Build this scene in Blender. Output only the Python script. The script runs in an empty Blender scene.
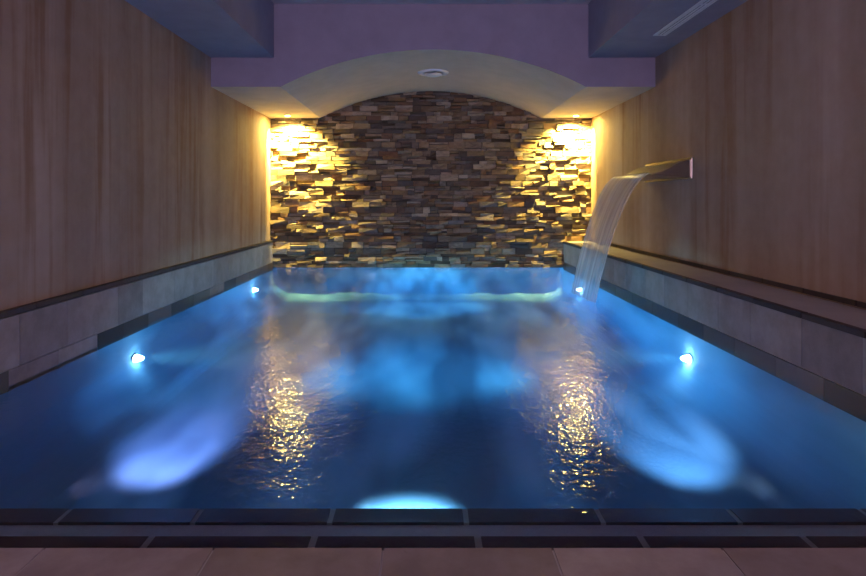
import bpy, bmesh, math, random
from mathutils import Vector
random.seed(7)
S = bpy.context.scene
COL = S.collection

# ------------------------------------------------------------------ helpers
def tag(o, label=None, cat=None, group=None, kind=None):
    if label: o['label'] = label
    if cat: o['category'] = cat
    if group: o['group'] = group
    if kind: o['kind'] = kind
    return o

def obj(name, bm, mat, parent=None, smooth=False, recalc=True):
    me = bpy.data.meshes.new(name)
    if recalc: bmesh.ops.recalc_face_normals(bm, faces=bm.faces[:])
    bm.to_mesh(me); bm.free()
    if smooth:
        for p in me.polygons: p.use_smooth = True
    me.materials.append(mat)
    o = bpy.data.objects.new(name, me); COL.objects.link(o)
    if parent: o.parent = parent
    return o

def empty(name, loc, rot=(0, 0, 0)):
    o = bpy.data.objects.new(name, None); COL.objects.link(o)
    o.location = loc; o.rotation_euler = rot; o.empty_display_size = .1
    return o

def box(bm, x0, x1, y0, y1, z0, z1):
    v = [bm.verts.new(p) for p in ((x0,y0,z0),(x1,y0,z0),(x1,y1,z0),(x0,y1,z0),
                                   (x0,y0,z1),(x1,y0,z1),(x1,y1,z1),(x0,y1,z1))]
    for f in ((0,3,2,1),(4,5,6,7),(0,1,5,4),(1,2,6,5),(2,3,7,6),(3,0,4,7)):
        bm.faces.new([v[i] for i in f])
    return v

def bevel_all(bm, w, seg=1):
    bmesh.ops.bevel(bm, geom=bm.edges[:], offset=w, segments=seg, affect='EDGES', profile=.6)

def prism(bm, pts, axis, a0, a1):
    """extrude a closed outline along an axis; pts are the two other coordinates in order"""
    def P(p, a):
        return (a, p[0], p[1]) if axis == 'x' else (p[0], a, p[1]) if axis == 'y' else (p[0], p[1], a)
    A = [bm.verts.new(P(p, a0)) for p in pts]; B = [bm.verts.new(P(p, a1)) for p in pts]
    n = len(pts)
    bm.faces.new(A); bm.faces.new(B[::-1])
    for i in range(n): bm.faces.new((A[i], A[(i+1) % n], B[(i+1) % n], B[i]))

def lathe(bm, prof, n=32):
    """revolve (r, z) outline about z"""
    rings = []
    for r, z in prof:
        if r < 1e-6: rings.append([bm.verts.new((0, 0, z))])
        else: rings.append([bm.verts.new((r*math.cos(2*math.pi*k/n), r*math.sin(2*math.pi*k/n), z)) for k in range(n)])
    for a, b in zip(rings, rings[1:]):
        for k in range(n):
            q = [a[k % len(a)], a[(k+1) % len(a)], b[(k+1) % len(b)], b[k % len(b)]]
            u = []
            for v in q:
                if v not in u: u.append(v)
            if len(u) > 2: bm.faces.new(u)

def lin(r, g, b):
    f = lambda c: c/12.92 if c <= .04045 else ((c+.055)/1.055)**2.4
    return (f(r/255), f(g/255), f(b/255), 1)

# ------------------------------------------------------------------ materials
class NT:
    def __init__(s, name):
        s.m = bpy.data.materials.new(name); s.m.use_nodes = True
        s.t = s.m.node_tree; s.t.nodes.clear()
        s.out = s.n('ShaderNodeOutputMaterial')
    def n(s, typ, ins=None, **kw):
        d = s.t.nodes.new(typ)
        for k, v in kw.items(): setattr(d, k, v)
        for k, v in (ins or {}).items():
            if isinstance(v, bpy.types.NodeSocket): s.t.links.new(v, d.inputs[k])
            else: d.inputs[k].default_value = v
        return d
    def l(s, a, b): s.t.links.new(a, b)
    def pos(s): return s.n('ShaderNodeNewGeometry').outputs['Position']
    def scaled(s, vec, sc): return s.n('ShaderNodeVectorMath', {0: vec, 1: sc}, operation='MULTIPLY').outputs[0]
    def noise(s, vec, scale, detail=4, rough=.55):
        return s.n('ShaderNodeTexNoise', {'Vector': vec, 'Scale': scale, 'Detail': detail, 'Roughness': rough}).outputs[0]
    def ramp(s, fac, stops, interp='LINEAR'):
        r = s.n('ShaderNodeValToRGB', {0: fac}); cr = r.color_ramp; cr.interpolation = interp
        while len(cr.elements) < len(stops): cr.elements.new(.5)
        for e, (p, c) in zip(cr.elements, stops): e.position = p; e.color = c
        return r.outputs[0]
    def mix(s, fac, a, b, blend='MIX'):
        m = s.n('ShaderNodeMix', data_type='RGBA', blend_type=blend)
        for i, v in ((0, fac), (6, a), (7, b)):
            if isinstance(v, bpy.types.NodeSocket): s.l(v, m.inputs[i])
            else: m.inputs[i].default_value = v
        return m.outputs[2]
    def math(s, op, a, b=0.0):
        return s.n('ShaderNodeMath', {0: a, 1: b}, operation=op).outputs[0]
    def bump(s, h, dist, strength=1.0):
        return s.n('ShaderNodeBump', {'Height': h, 'Distance': dist, 'Strength': strength}).outputs[0]
    def surf(s, color, rough=.6, normal=None, **kw):
        p = s.n('ShaderNodeBsdfPrincipled', {'Roughness': rough})
        if isinstance(color, bpy.types.NodeSocket): s.l(color, p.inputs['Base Color'])
        else: p.inputs['Base Color'].default_value = color
        for k, v in kw.items(): p.inputs[k].default_value = v
        if normal: s.l(normal, p.inputs['Normal'])
        s.l(p.outputs[0], s.out.inputs[0]); return s.m

def m_plaster_streaked():
    t = NT('streaked_plaster'); p = t.pos()
    a = t.noise(t.scaled(p, (1.9, 1.7, .15)), 1.0, 4, .5)
    b = t.noise(t.scaled(p, (5, 4.2, .22)), 1.0, 4, .6)
    c = t.noise(t.scaled(p, (1.6, 1.0, .22)), 1.0, 3, .5)
    d = t.noise(p, 6.0, 5, .65)
    base = t.ramp(a, [(.30, (.20, .125, .082, 1)), (.44, (.27, .180, .126, 1)), (.56, (.32, .225, .163, 1)), (.70, (.41, .31, .24, 1))])
    rust = t.ramp(b, [(.50, (0, 0, 0, 1)), (.62, (1, 1, 1, 1))])
    rust2 = t.math('MULTIPLY', rust, t.ramp(c, [(.40, (0, 0, 0, 1)), (.56, (1, 1, 1, 1))]))
    col = t.mix(t.math('MULTIPLY', rust2, .9), base, (.20, .085, .025, 1))
    col = t.mix(.15, col, t.ramp(d, [(.3, (.35, .28, .23, 1)), (.7, (.66, .57, .50, 1))]))
    return t.surf(col, .75, t.bump(d, .004, .5))

def m_paint(name, c, rough=.7):
    t = NT(name); n = t.noise(t.pos(), 3.5, 5, .6)
    col = t.mix(t.ramp(n, [(.35, (0, 0, 0, 1)), (.7, (1, 1, 1, 1))]), c, tuple(x*.86 for x in c[:3])+(1,))
    return t.surf(col, rough, t.bump(t.noise(t.pos(), 60, 3), .002, .4))

def m_stone():
    t = NT('ledge_stone')
    r = t.n('ShaderNodeNewGeometry').outputs['Random Per Island']
    p = t.pos()
    base = t.ramp(r, [(0, (.075, .055, .035, 1)), (.12, (.19, .13, .065, 1)), (.26, (.26, .20, .12, 1)), (.40, (.14, .12, .095, 1)),
                      (.52, (.33, .27, .19, 1)), (.64, (.19, .105, .05, 1)), (.76, (.085, .075, .065, 1)), (.88, (.38, .32, .23, 1)), (.95, (.17, .16, .14, 1))], 'CONSTANT')
    n = t.noise(t.scaled(p, (1, 1, 2.6)), 9.0, 6, .65)
    col = t.mix(t.ramp(n, [(.34, (.55, .55, .55, 1)), (.55, (0, 0, 0, 1))]), base, (.045, .03, .02, 1))
    col = t.mix(t.math('MULTIPLY', t.ramp(t.noise(p, 3.0, 3), [(.5, (0, 0, 0, 1)), (.7, (.6, .6, .6, 1))]), .6), col, (.22, .12, .04, 1))
    return t.surf(col, .62, t.bump(t.noise(t.scaled(p, (1, 1, 2)), 30, 6, .7), .012, .8))

def m_tile(name, stops, rough=.5, spec=.35, mott=.3):
    """stone tile: a shade of its own for each tile, cloudy mottling"""
    t = NT(name)
    r = t.n('ShaderNodeNewGeometry').outputs['Random Per Island']
    p = t.pos()
    base = t.ramp(r, stops)
    n = t.noise(p, 5.0, 6, .65)
    dark = t.mix(1.0, base, (.55, .50, .47, 1), 'MULTIPLY')
    col = t.mix(t.math('MULTIPLY', t.ramp(n, [(.38, (1, 1, 1, 1)), (.62, (0, 0, 0, 1))]), mott), base, dark)
    pit = t.ramp(t.noise(p, 42.0, 3, .5), [(.70, (0, 0, 0, 1)), (.78, (1, 1, 1, 1))])
    col = t.mix(t.math('MULTIPLY', pit, .25), col, dark)
    return t.surf(col, rough, t.bump(n, .004, .4), **{'Specular IOR Level': spec})

def m_metal(name, c, rough):
    t = NT(name); n = t.noise(t.scaled(t.pos(), (4, 30, 4)), 3.0, 3)
    rr = t.n('ShaderNodeMapRange', {0: n, 3: rough*.7, 4: rough*1.4}).outputs[0]
    m = t.surf(c, rough, None, Metallic=1.0)
    t.l(rr, [x for x in t.t.nodes if x.type == 'BSDF_PRINCIPLED'][0].inputs['Roughness'])
    return m

def m_emit(name, c, s):
    t = NT(name); e = t.n('ShaderNodeEmission', {'Color': c, 'Strength': s}); t.l(e.outputs[0], t.out.inputs[0]); return t.m

SIDE = 1300
FOOT = (1.84, 6.78)            # where the falling water meets the pool
def m_water():
    t = NT('pool_water'); p = t.pos()
    # travelling ripples: two scales of chop and rings that die away from the foot of the fall
    n1 = t.noise(t.scaled(p, (1, 1, 1)), 3.0, 2, .5)
    n2 = t.noise(t.scaled(p, (1, 1, 1)), 14.0, 2, .55)
    n3 = t.noise(t.scaled(p, (1.2, .8, 1)), 34.0, 1, .5)
    d = t.n('ShaderNodeVectorMath', {0: p, 1: (FOOT[0], FOOT[1], 0)}, operation='DISTANCE').outputs['Value']
    ring = t.math('MULTIPLY', t.math('SINE', t.math('MULTIPLY', d, 21.0)), t.math('POWER', 2.718, t.math('MULTIPLY', d, -1.1)))
    h = t.math('ADD', t.math('MULTIPLY', n1, WAVE[0]), t.math('MULTIPLY', n2, WAVE[1]))
    h = t.math('ADD', h, t.math('MULTIPLY', n3, WAVE[2]))
    h = t.math('ADD', h, t.math('MULTIPLY', ring, WAVE[3]))
    nrm = t.bump(h, 1.0)
    g = t.n('ShaderNodeBsdfGlossy', {'Roughness': .07, 'Color': (1, 1, 1, 1), 'Normal': nrm})
    tr = t.n('ShaderNodeBsdfTransparent', {'Color': (1, 1, 1, 1)})
    fr = t.n('ShaderNodeFresnel', {'IOR': 1.33})
    mx = t.n('ShaderNodeMixShader', {0: fr.outputs[0]})
    t.l(tr.outputs[0], mx.inputs[1]); t.l(g.outputs[0], mx.inputs[2]); t.l(mx.outputs[0], t.out.inputs['Surface'])
    ab = t.n('ShaderNodeVolumeAbsorption', {'Color': WATER_ABS, 'Density': WATER_ABS_D})
    sc = t.n('ShaderNodeVolumeScatter', {'Color': (.55, .8, 1, 1), 'Density': WATER_SC, 'Anisotropy': .6})
    ad = t.n('ShaderNodeAddShader'); t.l(ab.outputs[0], ad.inputs[0]); t.l(sc.outputs[0], ad.inputs[1])
    t.l(ad.outputs[0], t.out.inputs['Volume'])
    return t.m

def m_fall():
    t = NT('falling_water')
    uv = t.n('ShaderNodeTexCoord').outputs['UV']
    n = t.noise(t.scaled(uv, (9, .5, 1)), 1.0, 4, .6)
    n2 = t.noise(t.scaled(uv, (16, .5, 1)), 1.0, 3, .6)
    fac = t.math('ADD', t.math('MULTIPLY', n, .75), t.math('MULTIPLY', n2, .35))
    fac = t.n('ShaderNodeMapRange', {0: fac, 1: .40, 2: .72, 3: .22, 4: .66}).outputs[0]
    df = t.n('ShaderNodeBsdfDiffuse', {'Color': (.92, .94, .95, 1)})
    tl = t.n('ShaderNodeBsdfTranslucent', {'Color': (.92, .94, .95, 1)})
    a = t.n('ShaderNodeMixShader', {0: .65}); t.l(df.outputs[0], a.inputs[1]); t.l(tl.outputs[0], a.inputs[2])
    gl = t.n('ShaderNodeBsdfGlossy', {'Roughness': .25})
    b = t.n('ShaderNodeMixShader', {0: .08}); t.l(a.outputs[0], b.inputs[1]); t.l(gl.outputs[0], b.inputs[2])
    tr = t.n('ShaderNodeBsdfTransparent')
    m = t.n('ShaderNodeMixShader', {0: fac}); t.l(tr.outputs[0], m.inputs[1]); t.l(b.outputs[0], m.inputs[2])
    t.l(m.outputs[0], t.out.inputs[0]); return t.m

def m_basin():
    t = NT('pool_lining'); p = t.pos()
    n = t.noise(t.scaled(p, (1.5, .45, 1.5)), 1.0, 2, .5)  # soft caustic light bands painted into the lining colour as stretched noise
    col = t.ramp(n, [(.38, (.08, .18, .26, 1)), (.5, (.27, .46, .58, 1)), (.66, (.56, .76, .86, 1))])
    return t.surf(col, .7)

WAVE = (.007, .0034, .0022, .0016)
WATER_ABS = (.06, .56, .87, 1); WATER_ABS_D = .47; WATER_SC = .03

M = dict(
    plaster=m_plaster_streaked(),
    lilac=m_paint('lilac_paint', (.27, .255, .335, 1)),
    cream=m_paint('cream_paint', (.44, .41, .375, 1)),
    ceil=m_paint('ceiling_paint', (.50, .48, .50, 1)),
    stone=m_stone(),
    mortar=m_paint('dark_mortar', (.035, .028, .02, 1)),
    clad=m_tile('limestone_cladding', [(0, (.235, .19, .18, 1)), (.5, (.285, .237, .225, 1)), (1, (.34, .285, .265, 1))], .45, .3, .55),
    wet=m_tile('wet_brown_stone', [(0, (.04, .028, .023, 1)), (.5, (.075, .055, .045, 1)), (1, (.14, .105, .09, 1))], .3, .5),
    nosing=m_tile('dark_edge_tile', [(0, (.042, .032, .036, 1)), (1, (.065, .05, .053, 1))], .5, .2),
    coping=m_tile('black_coping_tile', [(0, (.085, .048, .052, 1)), (1, (.115, .068, .07, 1))], .3, .4),
    ledge=m_tile('brown_ledge_tile', [(0, (.20, .13, .095, 1)), (1, (.30, .205, .15, 1))], .32, .5),
    grout=m_paint('pale_grout', (.42, .39, .37, 1)),
    floor=m_tile('rosy_floor_tile', [(0, (.27, .23, .215, 1)), (.5, (.35, .305, .285, 1)), (1, (.43, .39, .365, 1))], .5, .35, .5),
    chrome=m_metal('brushed_steel', (.36, .33, .29, 1), .2),
    white_metal=m_paint('white_metal', (.75, .76, .80, 1), .35),
    dark=m_paint('dark_slot', (.05, .05, .06, 1)),
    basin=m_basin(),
    step=m_tile('grey_step_stone', [(0, (.46, .37, .40, 1)), (1, (.54, .44, .47, 1))], .5),
    water=m_water(), fall=m_fall(),
    bulb=m_emit('warm_bulb', (1, .76, .20, 1), 2900),
    lens=m_emit('blue_white_lens', (.45, .80, 1, 1), 55),
    lens_c=m_emit('cyan_white_lens', (.45, .9, 1, 1), 30),
    foam=None,
)

# ------------------------------------------------------------------ dimensions (metres; water surface is z = 0)
H = 1.15
XL, XR = -2.57, 2.34           # pool sides
WL, WR = -2.61, 2.807          # plaster walls
DE = 9.98                      # far end of the basin, under the foot of the stone wall
D = 9.76                       # stone face
YB = -5.0                      # unseen end behind the camera, left open to let world fill light in
YA = 7.03                      # front of the arch
ZS = 2.53                      # arch springing / soffit
ZC = 3.54                      # ceiling
ZF = .012                      # floor
TREAD = -.165; POOL = -.64; POOL_FAR = -.52

# ------------------------------------------------------------------ setting
def struct(name, bm, mat, label, cat, **k):
    return tag(obj(name, bm, mat, **k), label, cat, kind='structure')

bm = bmesh.new(); box(bm, WL-.25, WL, YB, D+.3, -.9, ZC+.2)
struct('wall_left', bm, M['plaster'], 'streaked beige plaster wall on the left of the pool', 'wall')
bm = bmesh.new(); box(bm, WR, WR+.25, YB, D+.3, -.9, ZC+.2)
struct('wall_right', bm, M['plaster'], 'streaked beige plaster wall with the water spout, right of the pool', 'wall')
bm = bmesh.new(); box(bm, WL, WR, YB, YA+.1, ZC, ZC+.2)
struct('ceiling', bm, M['ceil'], 'flat bluish ceiling above the front of the pool', 'ceiling')

# stone wall: mortar backing and split stones in courses
bm = bmesh.new(); box(bm, WL, WR, D+.03, D+.3, .004, ZC)
back = struct('wall_back', bm, M['mortar'], 'rough stacked-stone wall at the far end of the pool', 'wall')
bm = bmesh.new()
def stone(x0, x1, z0, z1, dp):
    g = .0035
    v = box(bm, x0+g, x1-g, D-dp, D+.06, z0+g, z1-g)
    for i in (0, 1, 4, 5):
        v[i].co += Vector((random.uniform(-.006, .006), random.uniform(-.016, .016), random.uniform(-.008, .008)))
z = .010
while z < 3.02:
    hgt = random.choice((.042, .05, .06, .07, .08, .09, .105))
    x = WL - random.uniform(0, .3)
    while x < WR:
        w = random.uniform(.08, .33)
        x0, x1 = max(x, WL+.002), min(x+w, WR-.002)
        if x1-x0 > .03:
            if hgt > .068 and random.random() < .4:
                zm = z + hgt*random.uniform(.4, .6)
                stone(x0, x1, z, zm, random.uniform(-.01, .06)); stone(x0, x1, zm, z+hgt, random.uniform(-.01, .06))
            else:
                stone(x0, x1, z, z+hgt, random.uniform(-.01, .06))
        x += w
    z += hgt
o = obj('stone_facing', bm, M['stone'], back); o['kind'] = 'structure'

# arched vault block
cx, cw, rise = .10, 1.86, .455
R = (cw*cw+rise*rise)/(2*rise); a0 = math.asin(cw/R)
pts = [(WL, ZS)]
for k in range(49):
    a = -a0 + 2*a0*k/48
    pts.append((cx+R*math.sin(a), ZS+rise-R+R*math.cos(a)))
pts += [(WR, ZS), (WR, ZC+.1), (WL, ZC+.1)]
bm = bmesh.new(); prism(bm, pts, 'y', YA, D+.2)
o = struct('trim_1', bm, M['cream'], 'shallow arched vault in front of the stone wall', 'vault')
# its front is painted lilac like the soffits' cheeks
o.data.materials.append(M['lilac'])
for p in o.data.polygons:
    if abs(p.normal.y) > .9 and p.center.y < YA+.1: p.material_index = 1
bm = bmesh.new(); box(bm, WL, -1.84, YB, YA, 2.885, ZC)
struct('trim_2', bm, M['lilac'], 'boxed-in ceiling soffit along the left wall', 'soffit')
bm = bmesh.new(); box(bm, 1.99, WR, YB, YA, 2.885, ZC)
struct('trim_3', bm, M['lilac'], 'boxed-in ceiling soffit with a slot grille, along the right wall', 'soffit')

# pool basin: one coved shell whose bottom rises towards the far end
bm = bmesh.new()
def floor_z(y): return POOL + (POOL_FAR-POOL)*min(1, max(0, (y-3.6)/(D-4.2)))**.8 + (.46*(1-math.sqrt(max(0, 1-max(0, min(1, (y-DE+.5)/.5))**2))) if y > DE-.5 else 0)
prev = None
for y in [2.3+(DE-.5-2.3)*k/34 for k in range(34)] + [DE-.5+.5*math.sin(math.pi/2*k/16) for k in range(17)] + [DE+.02]:
    fz = floor_z(y)
    rc = min(.42, -fz*.75)
    sec = [(XL, -.004)]
    sec += [(XL+rc-rc*math.cos(t), fz+rc-rc*math.sin(t)) for t in [math.pi/2*i/10 for i in range(11)]]
    sec += [(XR-rc+rc*math.sin(t), fz+rc-rc*math.cos(t)) for t in [math.pi/2*i/10 for i in range(11)]]
    sec += [(XR, -.004), (XR+.25, -.004), (XR+.25, POOL-.2), (XL-.04, POOL-.2), (XL-.04, -.004)]
    row = [bm.verts.new((x, y, z)) for x, z in sec]
    if prev:
        for i in range(len(row)): bm.faces.new((prev[i], prev[(i+1) % len(row)], row[(i+1) % len(row)], row[i]))
    else: bm.faces.new(row)
    prev = row
bm.faces.new(prev[::-1])
box(bm, XL-.03, XL, 1.8, 2.31, POOL-.1, -.004)
box(bm, XR, XR+.2, 1.8, 2.31, POOL-.1, -.004)
box(bm, XL-.04, XR+.2, DE+.021, DE+.2, POOL-.1, .0)
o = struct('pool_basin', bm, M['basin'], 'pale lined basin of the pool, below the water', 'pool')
bm = bmesh.new(); box(bm, XL, XR, 1.80, 2.44, POOL-.1, TREAD-.012)
struct('pool_step', bm, M['step'], 'submerged grey stone step along the near end of the pool', 'step')
def strip(bm, x0, x1, y0, y1, z0, z1, pitch, off, gap):
    k = math.floor((x0-off)/pitch)
    while off+k*pitch < x1:
        a, b = max(x0, off+k*pitch+gap/2), min(x1, off+(k+1)*pitch-gap/2)
        if b-a > .01: box(bm, a, b, y0, y1, z0, z1)
        k += 1
J = (146-425)*1.94/577
bm = bmesh.new(); strip(bm, XL, XR, 2.355, 2.46, TREAD-.05, TREAD, .559, (67-425)*2.43/577, .022)
struct('trim_4', bm, M['coping'], 'dark nosing tiles on the edge of the submerged step', 'tiles')
bm = bmesh.new(); box(bm, XL, XR, 2.357, 2.457, TREAD-.05, TREAD-.003)
struct('trim_5', bm, M['grout'], 'pale joints between the nosing tiles of the submerged step', 'grout')
bm = bmesh.new(); strip(bm, XL, XR, 1.885, 1.984, -.05, -.006, .559, J, .024)
struct('trim_6', bm, M['coping'], 'row of black coping tiles on the near rim of the pool', 'tiles')
bm = bmesh.new(); box(bm, XL, XR, 1.883, 1.981, -.3, -.008)
struct('trim_7', bm, M['grout'], 'pale joints between the black coping tiles', 'grout')

# floor in front
bm = bmesh.new(); box(bm, WL, WR, YB, 1.88, -.3, ZF-.004)
fl = struct('floor', bm, M['grout'], 'rosy stone floor at the near end of the pool', 'floor')
bm = bmesh.new()
y = 1.887
while y > YB:
    strip(bm, WL, WR, max(y-.55, YB)+.004, y, -.2, ZF, .553, -.69, .008); y -= .555
o = obj('floor_tiles', bm, M['floor'], fl); o['kind'] = 'structure'

# left plinth (cladding, wet row, dark skirting)
def clad(bm, xa, xb, y0, y1, z0, z1, pitch, jit=0, phase=0., gap=.004, bev=0):
    y = y0 - phase
    while y < y1:
        w = pitch*(1+random.uniform(-jit, jit))
        a, b = max(y, y0)+gap/2, min(y+w, y1)-gap/2
        if b-a > .01: box(bm, xa, xb, a, b, z0+gap/2, z1-gap/2)
        y += w
bm = bmesh.new(); box(bm, WL, XL-.006, YB, D, -.3, .425)
pl = struct('baseboard_left', bm, M['grout'], 'pale limestone plinth along the left edge of the pool', 'plinth')
bm = bmesh.new(); clad(bm, XL-.03, XL, YB, D, .10, .428, .56, .25)
o = obj('limestone_tiles', bm, M['clad'], pl); o['kind'] = 'structure'
bm = bmesh.new(); bw = bmesh.new()
y = YB
while y < D:
    w = random.uniform(.3, .62); b_ = min(y+w, D)
    dark = random.random() < .62 or y > 8
    box(bw if dark else bm, XL-.03, XL+(.001 if dark else 0), y+.002, b_-.002, -.03, .098)
    y += w
o = obj('limestone_footing', bm, M['clad'], pl); o['kind'] = 'structure'
o = obj('wet_stone_row', bw, M['wet'], pl); o['kind'] = 'structure'
bm = bmesh.new(); clad(bm, XL-.038, XL+.006, YB, D, .43, .472, .53, 0, .2, .006); 
o = obj('dark_skirting', bm, M['nosing'], pl); o['kind'] = 'structure'

# right bench ledge
bm = bmesh.new(); box(bm, XR+.006, WR, YB, D, -.3, .449)
pr = struct('baseboard_right', bm, M['grout'], 'tiled bench ledge along the right edge of the pool', 'ledge')
bm = bmesh.new(); clad(bm, XR, XR+.03, YB, D, .108, .415, .50, .22, .13)
o = obj('limestone_tiles', bm, M['clad'], pr); o['kind'] = 'structure'
bm = bmesh.new(); clad(bm, XR-.003, XR+.03, YB, D, -.03, .106, .50, .25, .31)
o = obj('wet_stone_row', bm, M['wet'], pr); o['kind'] = 'structure'
bm = bmesh.new(); clad(bm, XR-.014, XR+.035, YB, D, .412, .459, .52, 0, .27, .012)
o = obj('dark_nosing', bm, M['nosing'], pr); o['kind'] = 'structure'
bm = bmesh.new(); clad(bm, XR+.041, WR-.018, YB, D, .40, .455, .52, 0, .27, .014)
o = obj('ledge_tiles', bm, M['ledge'], pr); o['kind'] = 'structure'
bm = bmesh.new(); clad(bm, WR-.014, WR+.01, YB, D, .455, .502, .52, 0, .10, .012)
o = obj('dark_skirting', bm, M['nosing'], pr); o['kind'] = 'structure'

# ------------------------------------------------------------------ water
bm = bmesh.new(); box(bm, XL-.01, XR+.01, 1.884, DE+.015, POOL-.02, 0)
w = obj('pool_water', bm, M['water'])
tag(w, 'still blue-lit water filling the pool', 'water', kind='stuff')

# falling sheet: lip of the spout to the pool, narrowing as it falls
LIPX, LIPZ = WR-.424, 1.430
SY0, SY1 = 6.06, 7.30
bm = bmesh.new(); uvl = bm.loops.layers.uv.new('UVMap')
NU, NV = 40, 30
def fallpt(u, v):
    s = v
    x_n, x_f = LIPX-.49*s, LIPX-.56*s                       # near and far edges
    y_n, y_f = SY0+.05+.33*s**.9, SY1-.05-.14*s**.9
    z = LIPZ+.004-(LIPZ+.002)*(s**2*.80+s*.20)
    rip = .012*math.sin(u*17+1.1)*s + .008*math.sin(u*41)*s
    return Vector((x_n+(x_f-x_n)*u+rip, y_n+(y_f-y_n)*u, z))
for side in (0, 1):
    g = [[bm.verts.new(fallpt(i/NU, j/NV)+Vector((-.012 if side else 0, 0, .006 if side else 0))) for j in range(NV+1)] for i in range(NU+1)]
    if side == 0: g0 = g
    for i in range(NU):
        for j in range(NV):
            f = bm.faces.new((g[i][j], g[i+1][j], g[i+1][j+1], g[i][j+1]) if side else (g[i][j+1], g[i+1][j+1], g[i+1][j], g[i][j]))
            for lp, (a, b) in zip(f.loops, ((i, j), (i+1, j), (i+1, j+1), (i, j+1)) if side else ((i, j+1), (i+1, j+1), (i+1, j), (i, j))):
                lp[uvl].uv = (a/NU, b/NV)
for j in range(NV):
    for i in (0, NU):
        f = bm.faces.new((g0[i][j], g0[i][j+1], g[i][j+1], g[i][j]))
        for lp in f.loops: lp[uvl].uv = (i/NU, j/NV)
wf = obj('falling_water', bm, M['fall'], smooth=True)
tag(wf, 'thin veil of water falling from the steel spout into the pool', 'waterfall', kind='stuff')

# ------------------------------------------------------------------ spout
sp = empty('wall_mounted_spout', (WR, (SY0+SY1)/2, 1.385))
tag(sp, 'wide brushed steel blade spout on the right plaster wall, pouring water', 'spout')
hw = (SY1-SY0)/2
prof = [(0, .192), (-.03, .190), (-.08, .178), (-.14, .155), (-.20, .122), (-.26, .088), (-.32, .060), (-.37, .047), (-.418, .044),
        (-.420, .036), (-.37, .030), (-.25, .018), (-.10, .006), (0, .002)]
bm = bmesh.new(); prism(bm, prof, 'y', -hw, hw)
bevel_all(bm, .003)
obj('blade', bm, M['chrome'], sp)
bm = bmesh.new(); box(bm, -.016, -.001, -hw-.025, hw+.025, -.012, .212); bevel_all(bm, .004, 2)
obj('wall_plate', bm, M['chrome'], sp)

# ------------------------------------------------------------------ downlights
def area_spot(name, parent, loc, target, energy, color, size, blend, radius):
    l = bpy.data.lights.new(name, 'SPOT'); l.energy = energy; l.color = color
    l.spot_size = math.radians(size); l.spot_blend = blend; l.shadow_soft_size = radius
    o = bpy.data.objects.new(name, l); COL.objects.link(o); o.parent = parent
    o.location = loc
    o.rotation_euler = (Vector(target)-Vector(loc)).to_track_quat('-Z', 'Y').to_euler()
    return o
def downlight(x, y, label):
    t = empty('downlight', (x, y, ZS))
    tag(t, label, 'light', 'recessed lights beside the vault')
    bm = bmesh.new(); lathe(bm, [(.036, -.001), (.036, -.006), (.050, -.007), (.055, -.004), (.056, 0), (.036, 0)])
    obj('trim_ring', bm, M['white_metal'], t, smooth=True)
    bm = bmesh.new(); lathe(bm, [(0, -.0045), (.02, -.0045), (.033, -.002), (.034, 0)])
    obj('bulb', bm, M['bulb'], t, smooth=True)
    area_spot('lamp_beam', t, (0, 0, -.02), (0, .70, -1.0), 3900, (1, .72, .15), 80, 1.0, .03).scale = (2.0, 1, 1)
    return t
downlight(-2.25, D-.30, 'small round warm downlight in the soffit left of the vault')
downlight(2.48, D-.30, 'small round warm downlight in the soffit right of the vault')

# ------------------------------------------------------------------ ceiling vent in the vault
zv = ZS+rise
t = empty('ceiling_vent', (cx+.02, 8.29, zv))
tag(t, 'round white air vent at the crown of the arched vault', 'vent')
bm = bmesh.new(); lathe(bm, [(.14, -.004), (.15, -.022), (.215, -.018), (.228, .0), (.228, .012), (.14, .012)])
obj('rim', bm, M['white_metal'], t, smooth=True)
bm = bmesh.new(); lathe(bm, [(0, -.052), (.105, -.050), (.128, -.040), (.124, -.030), (.05, -.012), (.05, .01), (0, .01)])
obj('disc', bm, M['white_metal'], t, smooth=True)
bm = bmesh.new(); lathe(bm, [(0, .0), (.142, .0), (.142, .01), (0, .01)])
obj('dark_gap', bm, M['dark'], t)

# ------------------------------------------------------------------ slot grille in the right soffit
t = empty('air_grille', (2.463, 5.1, 2.885))
tag(t, 'long white slot air grille in the soffit above the right wall', 'grille')
bm = bmesh.new()
L0, L1 = -1.1, .965
for x in (-.066, .054): box(bm, x, x+.012, L0, L1, -.010, -.0005)
for y in (L0, -.008, L1-.014): box(bm, -.054, .054, y, y+.014, -.010, -.0005)
obj('frame', bm, M['white_metal'], t)
bm = bmesh.new(); box(bm, -.054, .054, L0+.014, L1-.014, -.002, -.0005)
obj('slot', bm, M['dark'], t)
for k in range(3):
    bm = bmesh.new(); x = -.034+.034*k
    v = box(bm, x-.009, x+.009, L0+.014, L1-.014, -.009, -.003)
    for i in (0, 3, 4, 7): v[i].co.z += .003
    obj('slat', bm, M['white_metal'], t)

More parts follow.
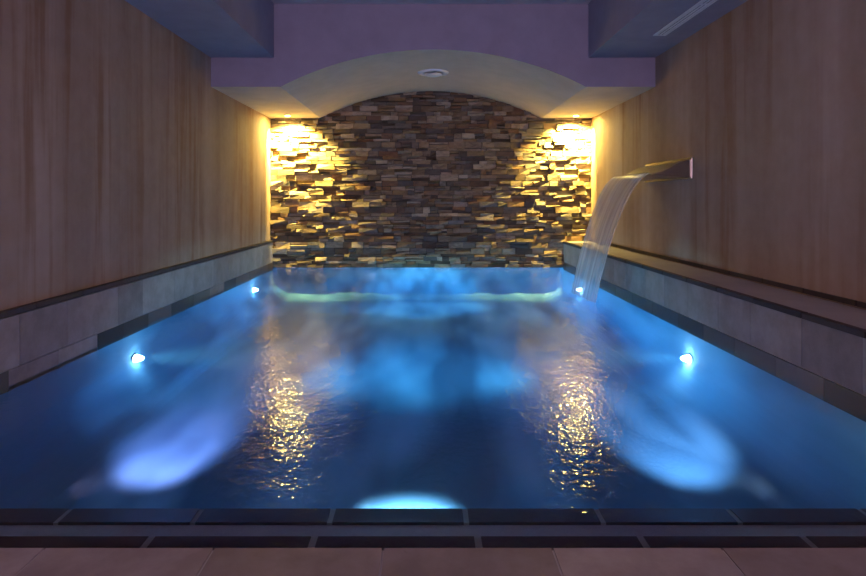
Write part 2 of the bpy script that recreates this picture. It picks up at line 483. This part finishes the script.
# ------------------------------------------------------------------ underwater lamps
def pool_light(x, y, z, rz, label, mat, r=.047, aim=0):
    """round lamp facing local +x"""
    t = empty('pool_light', (x, y, z), (0, 0, rz))
    tag(t, label, 'underwater light', 'underwater lights of the pool')
    rot = lambda bm: bmesh.ops.rotate(bm, verts=bm.verts[:], cent=(0, 0, 0), matrix=__import__('mathutils').Matrix.Rotation(math.pi/2, 3, 'Y'))
    bm = bmesh.new(); lathe(bm, [(r, .001), (r, .012), (r+.012, .014), (r+.022, .008), (r+.024, .001)]); rot(bm)
    obj('bezel', bm, M['chrome'], t, smooth=True).scale.z = .66
    bm = bmesh.new(); lathe(bm, [(0, .085), (r*.45, .076), (r*.8, .050), (r, .012), (r, .001), (0, .001)]); rot(bm)
    obj('lens', bm, mat, t, smooth=True).scale.z = .66
    if mat == M['lens']: area_spot('lamp_beam', t, (.10, 0, 0), (1, aim, -.03), SIDE, (.34, .88, 1), 27, 1.0, .05).scale = (2.7, 1, 1)
    return t
pool_light(XL, 5.10, -.25, 0, 'near glowing underwater light on the left side of the pool', M['lens'], aim=.28)
pool_light(XL, 8.60, -.19, 0, 'far glowing underwater light on the left side, close to the stone wall', M['lens'], aim=.2)
pool_light(XR, 8.60, -.19, math.pi, 'far underwater light on the right side, behind the foot of the falling water', M['lens'], aim=-.2)
pool_light(XR, 5.09, -.25, math.pi, 'near glowing underwater light on the right side of the pool', M['lens'], aim=-.28)
FR = 2.462
for x, tx, POW, c, lab in ((-1.62, -1.78, 850, (1, .62, 1), 'violet-blue underwater light at the left of the near step'),
                      (1.60, 1.74, 1150, (.80, .82, 1), 'cyan underwater light at the right of the near step')):
    t = pool_light(x, FR, -.25, math.pi/2, lab, M['lens_c'], .05)
    area_spot('lamp_beam', t, (.17, 0, .06), (1.62, -(tx-x), -.38), POW, c, 19, 1.0, .04).scale = (1.9, 1, 1)
t = pool_light(-.09, FR, -.25, math.pi/2, 'cyan-white underwater light at the middle of the near step', M['lens_c'], .05)
o = area_spot('lamp_beam', t, (.10, 0, 0), (.90, 0, -.45), 1400, (.9, 1, 1), 14, .9, .04); o.scale = (3.2, 1, 1)

# ------------------------------------------------------------------ added mauve fill light from the world, through the open end
W = bpy.data.worlds.new('mauve_fill'); S.world = W; W.use_nodes = True
bg = W.node_tree.nodes['Background']
bg.inputs[0].default_value = (.62, .42, .62, 1); bg.inputs[1].default_value = 8.2

# ------------------------------------------------------------------ camera
cam = bpy.data.cameras.new('camera'); co = bpy.data.objects.new('camera', cam); COL.objects.link(co)
co.location = (0, 0, H); co.rotation_euler = (math.pi/2, 0, 0)
cam.sensor_width = 36; cam.lens = 577/866*36
cam.shift_x = 8/866; cam.shift_y = -88/866
cam.clip_start = .05
S.camera = co
S.view_settings.view_transform = 'Standard'; S.view_settings.look = 'None'
S.view_settings.exposure = 0; S.view_settings.gamma = 1
S.cycles.use_denoising = True
S.cycles.max_bounces = 10; S.cycles.transparent_max_bounces = 16
S.cycles.volume_bounces = 1
S.cycles.sample_clamp_indirect = 6
